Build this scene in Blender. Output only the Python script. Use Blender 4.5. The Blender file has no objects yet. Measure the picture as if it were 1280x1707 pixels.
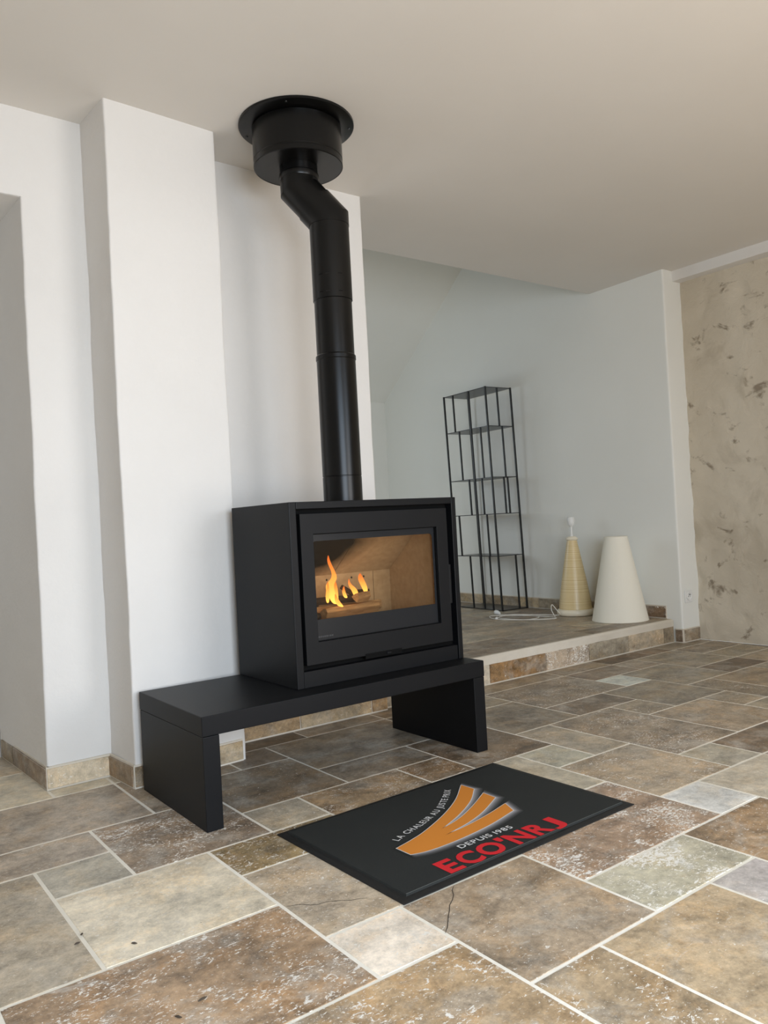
import bpy, bmesh, math, random
from mathutils import Vector, Matrix, noise
R_ = random.Random(7)
scene = bpy.context.scene
col = scene.collection

# ------------------------------------------------------------------ camera
cam_d = bpy.data.cameras.new('camera')
cam = bpy.data.objects.new('camera', cam_d); col.objects.link(cam)
cam_d.sensor_fit = 'HORIZONTAL'; cam_d.sensor_width = 36.0
cam_d.lens = 1314.7 * 36.0 / 1280.0
cam_d.clip_start = 0.02
YAW, PITCH, ROLL, CAMZ = 0.931959, -0.0130902, -0.0532546, 0.88849
def cam_axes():
    f0 = Vector((math.cos(YAW), math.sin(YAW), 0)); r0 = Vector((math.sin(YAW), -math.cos(YAW), 0)); u0 = Vector((0, 0, 1))
    f = math.cos(PITCH) * f0 - math.sin(PITCH) * u0
    u = math.sin(PITCH) * f0 + math.cos(PITCH) * u0
    r = math.cos(ROLL) * r0 + math.sin(ROLL) * u
    u2 = -math.sin(ROLL) * r0 + math.cos(ROLL) * u
    return r, u2, -f
ax = cam_axes()
mw = Matrix.Identity(4)
for k in range(3):
    for j in range(3): mw[j][k] = ax[k][j]
mw.translation = Vector((0, 0, CAMZ))
cam.matrix_world = mw
scene.camera = cam

# ------------------------------------------------------------------ world, daylight, exposure
w = bpy.data.worlds.new('sky'); scene.world = w; w.use_nodes = True
w.node_tree.nodes['Background'].inputs[0].default_value = (0.62, 0.78, 1.0, 1)
w.node_tree.nodes['Background'].inputs[1].default_value = 1.0
def area(name, loc, direction, sx, sy, power, color):
    d = bpy.data.lights.new(name, 'AREA'); d.shape = 'RECTANGLE'; d.size = sx; d.size_y = sy
    d.energy = power; d.color = color
    o = bpy.data.objects.new(name, d); col.objects.link(o)
    o.location = loc; o.rotation_euler = Vector(direction).to_track_quat('-Z', 'Z').to_euler()
    return o
# daylight in the glazed doors behind the photographer: sky (cool, downwards) and sunlit terrace (warm, upwards)
SKY, SUNLIT = (0.60, 0.79, 1.0), (1.0, 0.80, 0.59)
area('daylight_door_sky', (0.40, -1.16, 1.10), (0, 1, -0.95), 1.8, 2.1, 78, SKY)
area('daylight_door_terrace', (0.40, -1.14, 0.90), (0, 1, 0.85), 1.8, 1.6, 28, SUNLIT)
area('daylight_bay_sky', (2.45, -1.16, 1.10), (-.05, 1, -0.95), 1.3, 2.1, 26, SKY)
area('daylight_bay_terrace', (2.45, -1.14, 0.90), (-.05, 1, 0.85), 1.3, 1.6, 31, SUNLIT)
# daylight in the window of the raised part of the room
area('daylight_far_window', (2.55, 6.17, 1.45), (0.3, -1, -0.15), 1.0, 0.9, 8, (0.80, 0.90, 1.0))
# daylight in the room behind the left doorway
area('daylight_passage', (-0.6, 5.4, 1.5), (0.5, -1, -0.1), 0.8, 1.0, 9, (0.9, 0.96, 1.0))
vs = scene.view_settings
vs.view_transform = 'Standard'; vs.look = 'None'; vs.gamma = 1.0; vs.use_curve_mapping = False
vs.exposure = 0.40
scene.cycles.use_denoising = True; scene.cycles.adaptive_threshold = 0.02
scene.cycles.max_bounces = 10; scene.cycles.diffuse_bounces = 5; scene.cycles.transparent_max_bounces = 12
scene.cycles.caustics_reflective = False; scene.cycles.caustics_refractive = False
scene.cycles.sample_clamp_indirect = 4.0

# ------------------------------------------------------------------ helpers
def lin(r, g, b):
    f = lambda c: (c/255/12.92) if c/255 <= .04045 else ((c/255+.055)/1.055)**2.4
    return (f(r), f(g), f(b), 1)

class NT:
    def __init__(s, name):
        s.m = bpy.data.materials.new(name); s.m.use_nodes = True
        s.t = s.m.node_tree; s.p = s.t.nodes['Principled BSDF']; s.out = s.t.nodes['Material Output']
    def n(s, typ, **kw):
        nd = s.t.nodes.new(typ)
        for k, v in kw.items():
            if k.startswith('_'): setattr(nd, k[1:], v)
            else:
                key = int(k[1:]) if k[0] == 'i' and k[1:].isdigit() else k.replace('__', ' ')
                nd.inputs[key].default_value = v
        return nd
    def l(s, a, b): s.t.links.new(a, b)
    def coord(s, which='Object'): return s.n('ShaderNodeTexCoord').outputs[which]
    def noise(s, vec, scale, detail=4, rough=.55, dist=0):
        nd = s.n('ShaderNodeTexNoise', Scale=scale, Detail=detail, Roughness=rough, Distortion=dist); s.l(vec, nd.inputs['Vector']); return nd.outputs[0]
    def ramp(s, fac, stops):
        nd = s.n('ShaderNodeValToRGB'); e = nd.color_ramp.elements
        while len(e) < len(stops): e.new(.5)
        for el, (p, c) in zip(e, stops):
            el.position = p; el.color = c if not isinstance(c, (int, float)) else (c, c, c, 1)
        s.l(fac, nd.inputs[0]); return nd.outputs[0]
    def mix(s, fac, a, b, blend='MIX'):
        nd = s.n('ShaderNodeMix', _data_type='RGBA', _blend_type=blend)
        for sock, v in ((nd.inputs[0], fac), (nd.inputs[6], a), (nd.inputs[7], b)):
            if hasattr(v, 'links') or isinstance(v, bpy.types.NodeSocket): s.l(v, sock)
            else: sock.default_value = v
        return nd.outputs[2]
    def math(s, op, a, b=None, clamp=False):
        nd = s.n('ShaderNodeMath', _operation=op, _use_clamp=clamp)
        for i, v in ((0, a), (1, b)):
            if v is None: continue
            if isinstance(v, bpy.types.NodeSocket): s.l(v, nd.inputs[i])
            else: nd.inputs[i].default_value = v
        return nd.outputs[0]
    def mapping(s, vec, scale=(1, 1, 1), loc=(0, 0, 0), rot=(0, 0, 0)):
        nd = s.n('ShaderNodeMapping', Scale=scale, Location=loc, Rotation=rot); s.l(vec, nd.inputs[0]); return nd.outputs[0]
    def bump(s, h, strength=.2, dist=.01):
        nd = s.n('ShaderNodeBump', Strength=strength, Distance=dist); s.l(h, nd.inputs['Height']); s.l(nd.outputs[0], s.p.inputs['Normal'])
    def base(s, c):
        if isinstance(c, bpy.types.NodeSocket): s.l(c, s.p.inputs['Base Color'])
        else: s.p.inputs['Base Color'].default_value = c
    def rough(s, v):
        if isinstance(v, bpy.types.NodeSocket): s.l(v, s.p.inputs['Roughness'])
        else: s.p.inputs['Roughness'].default_value = v

def simple(name, c, rough=.5, metal=0, bump=None, spec=.5):
    t = NT(name); t.base(c); t.rough(rough); t.p.inputs['Metallic'].default_value = metal
    t.p.inputs['Specular IOR Level'].default_value = spec
    if bump:
        t.bump(t.noise(t.coord(), bump[0], 4), bump[1], bump[2])
    return t.m

M = {}
# plaster
def plaster(name, c1, c2, bs=.25):
    t = NT(name); v = t.coord()
    n = t.noise(v, 1.6, 5); f = t.ramp(n, [(.35, 0), (.65, 1)])
    t.base(t.mix(f, c1, c2)); t.rough(.85); t.p.inputs['Specular IOR Level'].default_value = .2
    a = t.noise(v, 9, 6, .6); b = t.noise(v, 60, 4)
    t.bump(t.math('ADD', a, t.math('MULTIPLY', b, .18)), bs, .012)
    return t.m
M['plaster'] = plaster('white_plaster', (.73, .71, .68, 1), (.76, .74, .71, 1), .3)
M['wall_smooth'] = plaster('smooth_painted_wall', (.79, .79, .745, 1), (.81, .81, .765, 1), .05)
M['ceiling'] = plaster('ceiling_paint', (.72, .69, .645, 1), (.74, .71, .665, 1), .04)
M['grout'] = plaster('grout', lin(222, 215, 200), lin(236, 230, 218), .4)
M['mortar'] = plaster('mortar', lin(205, 196, 180), lin(225, 218, 205), .6)

def travertine():
    t = NT('travertine')
    oi = t.n('ShaderNodeObjectInfo')
    obj = t.coord()
    off = t.n('ShaderNodeCombineXYZ'); t.l(t.math('MULTIPLY', oi.outputs['Random'], 57.0), off.inputs[0]); t.l(t.math('MULTIPLY', oi.outputs['Random'], 131.0), off.inputs[1])
    va = t.n('ShaderNodeVectorMath', _operation='ADD'); t.l(obj, va.inputs[0]); t.l(off.outputs[0], va.inputs[1]); v = va.outputs[0]
    C = oi.outputs['Color']; A = oi.outputs['Alpha']
    band = t.mapping(v, (2.4, 4.6, 4.0), rot=(0, 0, .18))
    n1 = t.noise(band, 1.5, 7, .66, .6)
    m2 = t.noise(v, 11, 6, .70, .5)
    m3 = t.noise(v, 46, 5, .80, .2)
    sep = t.n('ShaderNodeSeparateColor'); t.l(C, sep.inputs[0])
    k = t.math('MINIMUM', t.math('MAXIMUM', t.math('SUBTRACT', 1.25, t.math('MULTIPLY', sep.outputs[1], 1.3)), .58), 1.0)   # pale tiles are more even
    d = t.math('MULTIPLY', t.math('SUBTRACT', n1, .5), 2.1)
    d = t.math('ADD', d, t.math('MULTIPLY', t.math('SUBTRACT', m2, .5), 1.9))
    d = t.math('ADD', d, t.math('MULTIPLY', t.math('SUBTRACT', m3, .5), 1.7))
    d = t.math('ADD', d, t.math('MULTIPLY', t.math('SUBTRACT', t.noise(v, 150, 4, .8), .5), .9))
    val = t.math('ADD', 1.0, t.math('MULTIPLY', d, k))
    val = t.math('MINIMUM', t.math('MAXIMUM', val, .40), 1.55)
    c = t.mix(1.0, C, val, 'MULTIPLY')
    # ochre and grey clouds
    c = t.mix(t.math('MULTIPLY', t.math('MULTIPLY', t.ramp(t.noise(v, 7, 6, .70, .4), [(.48, 0), (.60, 1)]), .5), k), c, t.mix(1.0, c, (1.12, .92, .66, 1), 'MULTIPLY'))
    c = t.mix(t.math('MULTIPLY', t.math('MULTIPLY', t.ramp(t.noise(t.mapping(v, loc=(5, 1, 7)), 6, 6, .70, .4), [(.50, 0), (.62, 1)]), .5), k), c, t.mix(1.0, val, (.40, .37, .32, 1), 'MULTIPLY'))
    fine = t.noise(v, 120, 5, .75)
    # filled holes: pale flecks, gathered in patches; alpha gives how many
    fl = t.noise(t.mapping(v, (1, 1.7, 1)), 90, 5, .70, .4)
    fl2 = t.noise(t.mapping(v, (1.2, 1.9, 1), loc=(7, 3, 2)), 30, 6, .74, .9)
    patch = t.noise(v, 7.0, 4, .66, .9)
    pm = t.math('MULTIPLY', t.ramp(patch, [(.42, .30), (.58, 1)]), A)
    flm = t.math('MULTIPLY', t.math('SUBTRACT', fl, t.math('SUBTRACT', .664, t.math('MULTIPLY', pm, .165))), 30.0, True)
    c = t.mix(t.math('MULTIPLY', flm, .92), c, (.84, .80, .73, 1))
    flm2 = t.math('MULTIPLY', t.math('SUBTRACT', fl2, t.math('SUBTRACT', .676, t.math('MULTIPLY', pm, .160))), 30.0, True)
    c = t.mix(t.math('MULTIPLY', flm2, .88), c, (.82, .79, .73, 1))
    # broad pale filler smears
    sm = t.noise(t.mapping(v, (1, 1.4, 1), loc=(3, 9, 1)), 9.0, 7, .76, 1.2)
    smm = t.math('MULTIPLY', t.math('SUBTRACT', sm, t.math('SUBTRACT', .655, t.math('MULTIPLY', A, .09))), 11.0, True)
    c = t.mix(t.math('MULTIPLY', smm, .55), c, (.62, .60, .55, 1))
    # small dark pits
    c = t.mix(t.ramp(t.noise(t.mapping(v, loc=(2, 2, 5)), 75, 3, .6), [(.24, .7), (.31, 0)]), c, (.07, .055, .04, 1))
    t.base(c)
    t.rough(t.ramp(n1, [(.3, .36), (.7, .50)]))
    t.p.inputs['Specular IOR Level'].default_value = .42
    t.bump(t.math('ADD', t.math('MULTIPLY', fine, .35), t.math('MULTIPLY', t.noise(v, 11, 4), .6)), .16, .004)
    return t.m
M['travertine'] = travertine()

def stonewall():
    t = NT('stripped_render'); v = t.coord()
    n1 = t.noise(v, 1.3, 7, .6, .3); c = t.mix(t.ramp(n1, [(.35, 0), (.7, 1)]), lin(208, 198, 180), lin(192, 181, 162))
    c = t.mix(t.math('MULTIPLY', t.ramp(t.noise(v, 3.6, 6, .62, .5), [(.54, 0), (.66, 1)]), .35), c, lin(165, 152, 132))
    sp = t.noise(t.mapping(v, (1, 1, 1.25)), 8.5, 5, .60, .5)
    c = t.mix(t.ramp(sp, [(.585, 0), (.68, .80)]), c, lin(126, 112, 94))
    c = t.mix(t.ramp(t.noise(v, 12, 5, .6, .6), [(.70, 0), (.76, .6)]), c, lin(205, 198, 182))
    t.base(c); t.rough(.92); t.p.inputs['Specular IOR Level'].default_value = .15
    t.bump(t.math('ADD', t.noise(v, 8, 6, .65, .4), t.math('MULTIPLY', t.ramp(sp, [(.62, 0), (.76, -1)]), .9)), .5, .02)
    return t.m
M['stonewall'] = stonewall()
M['steel'] = simple('black_painted_steel', (.0048, .0053, .0064, 1), .46, 0, (220, .05, .002), .19)
M['steel_door'] = simple('black_cast_door', (.0058, .0062, .0072, 1), .48, spec=.19)
M['pipe'] = simple('black_flue_enamel', (.0035, .0035, .0035, 1), .28, 0, None, .28)
M['black'] = simple('deep_black', (.0025, .0025, .0025, 1), .7, spec=.1)
M['shelfmetal'] = simple('black_shelf_metal', (.008, .0085, .009, 1), .42)
M['shelf_plate'] = simple('shelf_plate_reflection_grey', (.030, .032, .032, 1), .30)  # paler than the posts: reflected light on the plates is put into their colour
M['white_plastic'] = simple('white_plastic', (.78, .78, .76, 1), .35)
M['cord'] = simple('cream_cord', (.70, .68, .62, 1), .45)
M['screw'] = simple('screw_metal', (.06, .06, .06, 1), .3, .9)
M['dark_hole'] = simple('dark_hole', (.01, .008, .006, 1), .9)

# vermiculite firebox lining with soot
def vermic(name, soot=None):
    t = NT(name); v = t.coord()
    c = t.mix(t.ramp(t.noise(v, 40, 5, .7), [(.35, 0), (.65, 1)]), lin(180, 160, 132), lin(200, 182, 154))
    if soot:
        d = t.n('ShaderNodeVectorMath', _operation='DISTANCE'); t.l(v, d.inputs[0]); d.inputs[1].default_value = soot
        nn = t.math('ADD', d.outputs['Value'], t.math('MULTIPLY', t.math('SUBTRACT', t.noise(v, 9, 4), .5), .10))
        f = t.ramp(nn, [(.14, 1), (.25, 0)]); c = t.mix(f, c, (.006, .005, .004, 1))
    t.base(c); t.rough(.95); t.p.inputs['Specular IOR Level'].default_value = .08; t.bump(t.noise(v, 90, 3), .2, .003)
    return t.m
M['lining'] = vermic('vermiculite_board')
M['lining_soot'] = vermic('vermiculite_board_sooted', (-.150, -.055, .470))

def woodmat(name, a, b):
    t = NT(name); v = t.coord()
    n = t.noise(t.mapping(v, (8, 60, 60)), 1.4, 6, .6, .4)
    t.base(t.mix(t.ramp(n, [(.35, 0), (.65, 1)]), a, b)); t.rough(.85); t.bump(n, .6, .004); return t.m
M['split_wood'] = woodmat('split_firewood', lin(150, 118, 82), lin(205, 172, 128))
M['char'] = woodmat('charred_wood', (.006, .005, .004, 1), (.05, .035, .025, 1))

def flame_mat():
    t = NT('flame'); g = t.coord('Generated'); sx = t.n('ShaderNodeSeparateXYZ'); t.l(g, sx.inputs[0])
    c = t.ramp(sx.outputs[2], [(0, (1.0, .50, .10, 1)), (.35, (1.0, .36, .07, 1)), (1, (1.0, .20, .03, 1))])
    s = t.ramp(sx.outputs[2], [(0, 1.0), (.5, .75), (1, .35)])
    e = t.n('ShaderNodeEmission'); t.l(c, e.inputs[0]); t.l(t.math('MULTIPLY', s, 2.7), e.inputs[1])
    tr = t.n('ShaderNodeBsdfTransparent'); mx = t.n('ShaderNodeMixShader'); mx.inputs[0].default_value = .68
    t.l(tr.outputs[0], mx.inputs[1]); t.l(e.outputs[0], mx.inputs[2]); t.l(mx.outputs[0], t.out.inputs[0]); return t.m
M['flame'] = flame_mat()
def ember_mat():
    t = NT('ember'); v = t.coord(); n = t.noise(v, 60, 4)
    t.base((.02, .012, .01, 1)); t.rough(.9)
    t.l(t.ramp(n, [(.40, (.3, .02, 0, 1)), (.62, (1, .30, .06, 1))]), t.p.inputs['Emission Color'])
    t.l(t.ramp(n, [(.42, 0), (.60, 2.2)]), t.p.inputs['Emission Strength']); return t.m
M['ember'] = ember_mat()
def glass_mat():
    t = NT('stove_glass'); tr = t.n('ShaderNodeBsdfTransparent'); tr.inputs[0].default_value = (.90, .84, .76, 1)
    g = t.n('ShaderNodeBsdfGlossy'); g.inputs['Roughness'].default_value = .03
    fr = t.n('ShaderNodeFresnel'); fr.inputs[0].default_value = 1.5
    mx = t.n('ShaderNodeMixShader'); t.l(fr.outputs[0], mx.inputs[0]); t.l(tr.outputs[0], mx.inputs[1]); t.l(g.outputs[0], mx.inputs[2]); t.l(mx.outputs[0], t.out.inputs[0]); return t.m
M['glass'] = glass_mat()
M['glass_print'] = simple('black_glass_print', (.016, .017, .019, 1), .25, spec=.28)
M['grey_print'] = simple('grey_print', (.055, .055, .056, 1), .4, spec=.2)

def matfabric():
    t = NT('mat_pile'); v = t.coord(); n = t.noise(v, 700, 2); n2 = t.noise(v, 6, 4)
    t.base(t.mix(n2, (.0145, .0165, .016, 1), (.021, .0235, .0225, 1))); t.rough(.8); t.bump(n, .5, .002); t.p.inputs['Specular IOR Level'].default_value = .3; return t.m
M['mat_pile'] = matfabric()
M['mat_rubber'] = simple('mat_rubber', (.006, .0065, .0068, 1), .6, 0, (400, .2, .002))
M['mat_edge'] = simple('mat_edge_line', (.11, .12, .12, 1), .7)
M['print_orange'] = simple('print_orange', lin(205, 130, 52), .8, spec=.2)
M['print_white'] = simple('print_white', lin(205, 205, 205), .8, spec=.2)
M['print_red'] = simple('print_red', lin(200, 40, 46), .8, spec=.2)
def glow_print():
    t = NT('print_glow'); a = t.n('ShaderNodeVertexColor'); a.layer_name = 'fade'
    t.base(t.mix(a.outputs[0], (.018, .020, .019, 1), (.42, .41, .43, 1))); t.rough(.8); t.p.inputs['Specular IOR Level'].default_value = .2; return t.m
M['print_glow'] = glow_print()

def lampbody():
    t = NT('banded_reed_lacquer'); v = t.coord(); sx = t.n('ShaderNodeSeparateXYZ'); t.l(v, sx.inputs[0])
    cv = t.n('ShaderNodeCombineXYZ'); t.l(t.math('ADD', sx.outputs[2], t.math('MULTIPLY', sx.outputs[0], .03)), cv.inputs[2])
    n = t.noise(cv.outputs[0], 150, 3, .7); n2 = t.noise(cv.outputs[0], 45, 2)
    c = t.mix(t.ramp(n, [(.38, 1), (.58, 0)]), lin(234, 214, 168), lin(208, 180, 128))
    c = t.mix(t.ramp(n2, [(.30, .8), (.36, 0)]), c, lin(160, 122, 72))
    t.base(c); t.rough(.32); t.bump(n, .25, .003); return t.m
M['lamp_body'] = lampbody()
M['cream_ceramic'] = simple('cream_lacquer', lin(236, 226, 204), .25)
def shademat():
    t = NT('cream_shade_fabric'); v = t.coord(); n = t.noise(t.mapping(v, (1, 1, 1)), 260, 2)
    t.base(t.mix(n, lin(234, 229, 214), lin(240, 236, 222))); t.rough(.85); t.bump(n, .15, .002); t.p.inputs['Specular IOR Level'].default_value = .2; return t.m
M['shade'] = shademat()

class MB:
    def __init__(s): s.v = []; s.f = []
    def add(s, vs, fs):
        o = len(s.v); s.v += [tuple(x) for x in vs]; s.f += [tuple(i+o for i in f) for f in fs]
    def box(s, a, b):
        (x0, y0, z0), (x1, y1, z1) = a, b
        s.add([(x0,y0,z0),(x1,y0,z0),(x1,y1,z0),(x0,y1,z0),(x0,y0,z1),(x1,y0,z1),(x1,y1,z1),(x0,y1,z1)],
              [(3,2,1,0),(4,5,6,7),(0,1,5,4),(1,2,6,5),(2,3,7,6),(3,0,4,7)])
    def prism(s, pts, z0, z1):
        n = len(pts)
        s.add([(x,y,z0) for x,y in pts]+[(x,y,z1) for x,y in pts],
              [tuple(range(n-1,-1,-1)), tuple(range(n,2*n))]+[(i,(i+1)%n,n+(i+1)%n,n+i) for i in range(n)])
    def tube(s, pts, rad, seg=12, caps=True, ref=None):
        pts = [Vector(p) for p in pts]; n = len(pts)
        rads = rad if isinstance(rad, (list, tuple)) else [rad]*n
        rings = []; prev = None
        for i, p in enumerate(pts):
            if i == 0: t = (pts[1]-p).normalized(); mt = t; sc = 1
            elif i == n-1: t = (p-pts[i-1]).normalized(); mt = t; sc = 1
            else:
                a = (p-pts[i-1]).normalized(); b = (pts[i+1]-p).normalized(); mt = (a+b).normalized(); t = mt
            if prev is None:
                up = Vector(ref) if ref else (Vector((0,0,1)) if abs(t.z) < .9 else Vector((1,0,0)))
                x = t.cross(up).normalized()
            else: x = (prev - t*prev.dot(t)).normalized()
            y = t.cross(x); prev = x
            if 0 < i < n-1:
                a = (p-pts[i-1]).normalized()
                ring = []
                for k in range(seg):
                    th = 2*math.pi*k/seg
                    xa = (x - a*x.dot(a)).normalized(); ya = a.cross(xa)
                    d = xa*math.cos(th)+ya*math.sin(th); d *= rads[i]
                    den = a.dot(mt); q = d - a*(d.dot(mt)/den if abs(den) > .2 else 0)
                    ring.append(p+q)
            else: ring = [p+(x*math.cos(2*math.pi*k/seg)+y*math.sin(2*math.pi*k/seg))*rads[i] for k in range(seg)]
            rings.append(ring)
        vs = [v for r in rings for v in r]
        fs = [(i*seg+k, i*seg+(k+1)%seg, (i+1)*seg+(k+1)%seg, (i+1)*seg+k) for i in range(n-1) for k in range(seg)]
        if caps: fs += [tuple(range(seg-1,-1,-1)), tuple(range((n-1)*seg, n*seg))]
        s.add(vs, fs)
    def lathe(s, prof, c=(0,0), seg=48, close=True):
        n = len(prof)
        vs = [(c[0]+r*math.cos(2*math.pi*k/seg), c[1]+r*math.sin(2*math.pi*k/seg), z) for r, z in prof for k in range(seg)]
        fs = [(i*seg+k, i*seg+(k+1)%seg, (i+1)*seg+(k+1)%seg, (i+1)*seg+k) for i in range(n-1) for k in range(seg)]
        if close: fs += [tuple(range(seg-1,-1,-1)), tuple(range((n-1)*seg, n*seg))]
        s.add(vs, fs)
    def sphere(s, c, r, seg=12, rings=8):
        prof = [(max(1e-4, r*math.sin(math.pi*i/rings)), c[2]-r*math.cos(math.pi*i/rings)) for i in range(rings+1)]
        s.lathe(prof, (c[0], c[1]), seg)
    def build(s, name, mat, parent=None, smooth=False, bevel=0, segs=2, angle=40):
        me = bpy.data.meshes.new(name); me.from_pydata(s.v, [], s.f); me.update()
        o = bpy.data.objects.new(name, me); col.objects.link(o)
        me.materials.append(mat if not isinstance(mat, str) else M[mat])
        if parent is not None:
            o.parent = parent
            if parent.parent is not None: base = parent.parent.location
            else: base = parent.location
            if parent.type == 'EMPTY' or parent.parent is not None:
                me.transform(Matrix.Translation(-Vector(base)))
        if smooth:
            for p in me.polygons: p.use_smooth = True
            me.set_sharp_from_angle(angle=math.radians(angle))
        if bevel:
            m = o.modifiers.new('bevel', 'BEVEL'); m.width = bevel; m.segments = segs; m.limit_method = 'ANGLE'; m.angle_limit = math.radians(50)
        return o

def tag(o, label=None, cat=None, group=None, kind=None):
    if label: o['label'] = label
    if cat: o['category'] = cat
    if group: o['group'] = group
    if kind: o['kind'] = kind
    return o
def thing(name, loc, label, cat, group=None):
    o = bpy.data.objects.new(name, None); col.objects.link(o); o.location = loc; o.empty_display_size = .1
    return tag(o, label, cat, group)
def struct(name, mb, mat, label, **kw):
    o = mb.build(name, mat, None, **kw); return tag(o, label, None, None, 'structure')
def boxpart(name, a, b, mat, parent, bevel=.002, segs=2):
    mb = MB(); mb.box(a, b); return mb.build(name, mat, parent, bevel=bevel, segs=segs)

# a hand-plastered wall: plan polyline (visible side on the left hand of travel reversed), gently uneven
def wavy(name, pts, z0, z1, mat, label, amp=.004, step=.06, chamfer=.006):
    path = []; n = len(pts)
    for i, p in enumerate(pts):
        p = Vector(p)
        if i in (0, n-1): path.append(p); continue
        a = (Vector(pts[i-1])-p).normalized(); b = (Vector(pts[i+1])-p).normalized()
        path += [p+a*chamfer*2.2, p+a*chamfer, p+(a+b)*chamfer*.29, p+b*chamfer, p+b*chamfer*2.2]
    dense = [path[0]]
    for a, b in zip(path, path[1:]):
        L = (b-a).length; k = max(1, int(L/step))
        dense += [a+(b-a)*(j/k) for j in range(1, k+1)]
    nz = max(2, int((z1-z0)/step)); m = len(dense)
    vs = []
    for j in range(nz+1):
        z = z0+(z1-z0)*j/nz
        for p in dense:
            q = Vector((p.x*3.0, p.y*3.0, z*2.0)); q2 = Vector((p.x*14, p.y*14, z*11))
            d = noise.noise_vector(q)*amp + noise.noise_vector(q2)*amp*.45
            vs.append((p.x+d.x, p.y+d.y, z))
    fs = [(j*m+i, j*m+i+1, (j+1)*m+i+1, (j+1)*m+i) for j in range(nz) for i in range(m-1)]
    mb = MB(); mb.add(vs, fs)
    return struct(name, mb, mat, label, smooth=True, angle=60)

# ------------------------------------------------------------------ room shell
CEIL = 2.45
ZP = .15                                   # height of the raised floor
U, GX, GY = .2033, -.13537, -.14627        # tile module and origin of the floor pattern
def wallx(y): return 4.60 + (y-3.0)*.035   # long right wall of the raised part, slightly out of square

mb = MB(); mb.box((-3.5, -2.5, -.12), (4.9, 3.72, -.0012))
floor = struct('floor', mb, 'grout', 'travertine tiled floor with pale joints')
mb = MB(); mb.box((2.1, 3.075, -.003), (4.8, 6.4, ZP-.0012))
floor2 = struct('floor_raised', mb, 'grout', 'raised travertine tiled floor behind the step')
mb = MB(); mb.box((-3.5, -2.5, CEIL), (4.9, 3.05, CEIL+.25)); mb.box((2.1, 3.05, CEIL), (4.9, 3.61, CEIL+.25)); mb.box((-3.5, 3.05, CEIL), (2.1, 3.61, CEIL+.25))
struct('ceiling', mb, 'ceiling', 'flat beige-white ceiling over the room')

wavy('wall_left', [(.645, 3.63), (.682, 3.005), (.912, 3.01), (.915, 3.01)], 0, 2.130, M['plaster'], 'white plastered wall beside the left doorway')
wavy('wall_pillar', [(.905, 3.05), (.922, 2.785), (1.362, 2.815), (1.362, 3.06)], 0, CEIL+.01, M['plaster'], 'white hand-plastered chimney pillar left of the stove', amp=.006)
wavy('wall_hearth', [(1.35, 3.035), (2.212, 3.035), (2.212, 3.61), (.645, 3.61)], 0, CEIL+.01, M['plaster'], 'white plastered wall behind the stove', amp=.003)
# wall over and beyond the doorway at the left
wavy('wall_lintel', [(-3.5, 3.005), (.682, 3.005), (.912, 3.01), (.915, 3.01)], 2.128, CEIL+.01, M['plaster'], 'white plastered wall over the left doorway')
mb = MB(); mb.box((-.35, 3.012, 2.128), (.69, 3.63, 2.3)); mb.box((-3.5, 3.012, 0), (-.35, 3.63, 2.3))
struct('wall_doorway', mb, 'plaster', 'white reveal of the left doorway')
# passage beyond the doorway
mb = MB(); mb.box((-2.3, 6.2, -.1), (1.0, 6.3, 2.6)); mb.box((-2.4, 3.6, -.1), (-2.3, 6.3, 2.6)); mb.box((.64, 3.63, 0), (.8, 6.3, 2.6)); mb.box((-2.4, 3.6, 2.5), (1.0, 6.3, 2.6))
struct('wall_passage', mb, 'plaster', 'plain walls of the passage beyond the doorway')
mb = MB(); mb.box((-2.3, 3.62, -.1), (.64, 6.2, .125))
struct('floor_passage', mb, 'mortar', 'raised rough floor edge in the left doorway')
# outer walls behind the photographer with the glazed doors
mb = MB(); mb.box((-3.6, -2.5, 0), (-3.5, 3.1, CEIL)); struct('wall_side', mb, 'plaster', 'plain white side wall')
FW = -1.2
mb = MB(); mb.box((-3.6, FW-.2, 0), (-.5, FW, CEIL)); mb.box((1.3, FW-.2, 0), (1.8, FW, CEIL)); mb.box((3.1, FW-.2, 0), (4.9, FW, CEIL)); mb.box((-.5, FW-.2, 2.2), (3.1, FW, CEIL))
struct('wall_front', mb, 'plaster', 'white wall with two glazed doors')
for nm, xa, xb, lb in (('window_1', -.5, 1.3, 'white frame of the wide glazed doors'), ('window_3', 1.8, 3.1, 'white frame of the narrower glazed doors')):
    mb = MB()
    for x in (xa, (xa+xb)/2-.03, xb-.06): mb.box((x, FW-.06, 0), (x+.06, FW, 2.2))
    for z in (0, 2.14): mb.box((xa, FW-.055, z), (xb, FW-.005, z+.06))
    struct(nm, mb, 'white_plastic', lb)

# right side: white pilaster return, long wall of the raised part, stripped stone wall and lintel
ya, yb = 3.0, 6.3
wavy('wall_right', [(4.85, 3.0), (4.602, 3.0), (wallx(6.3), 6.3)], 0, 4.3, M['wall_smooth'], 'pale smooth wall behind the black shelf and lamp', amp=.0015, step=.12, chamfer=.008)
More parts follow.
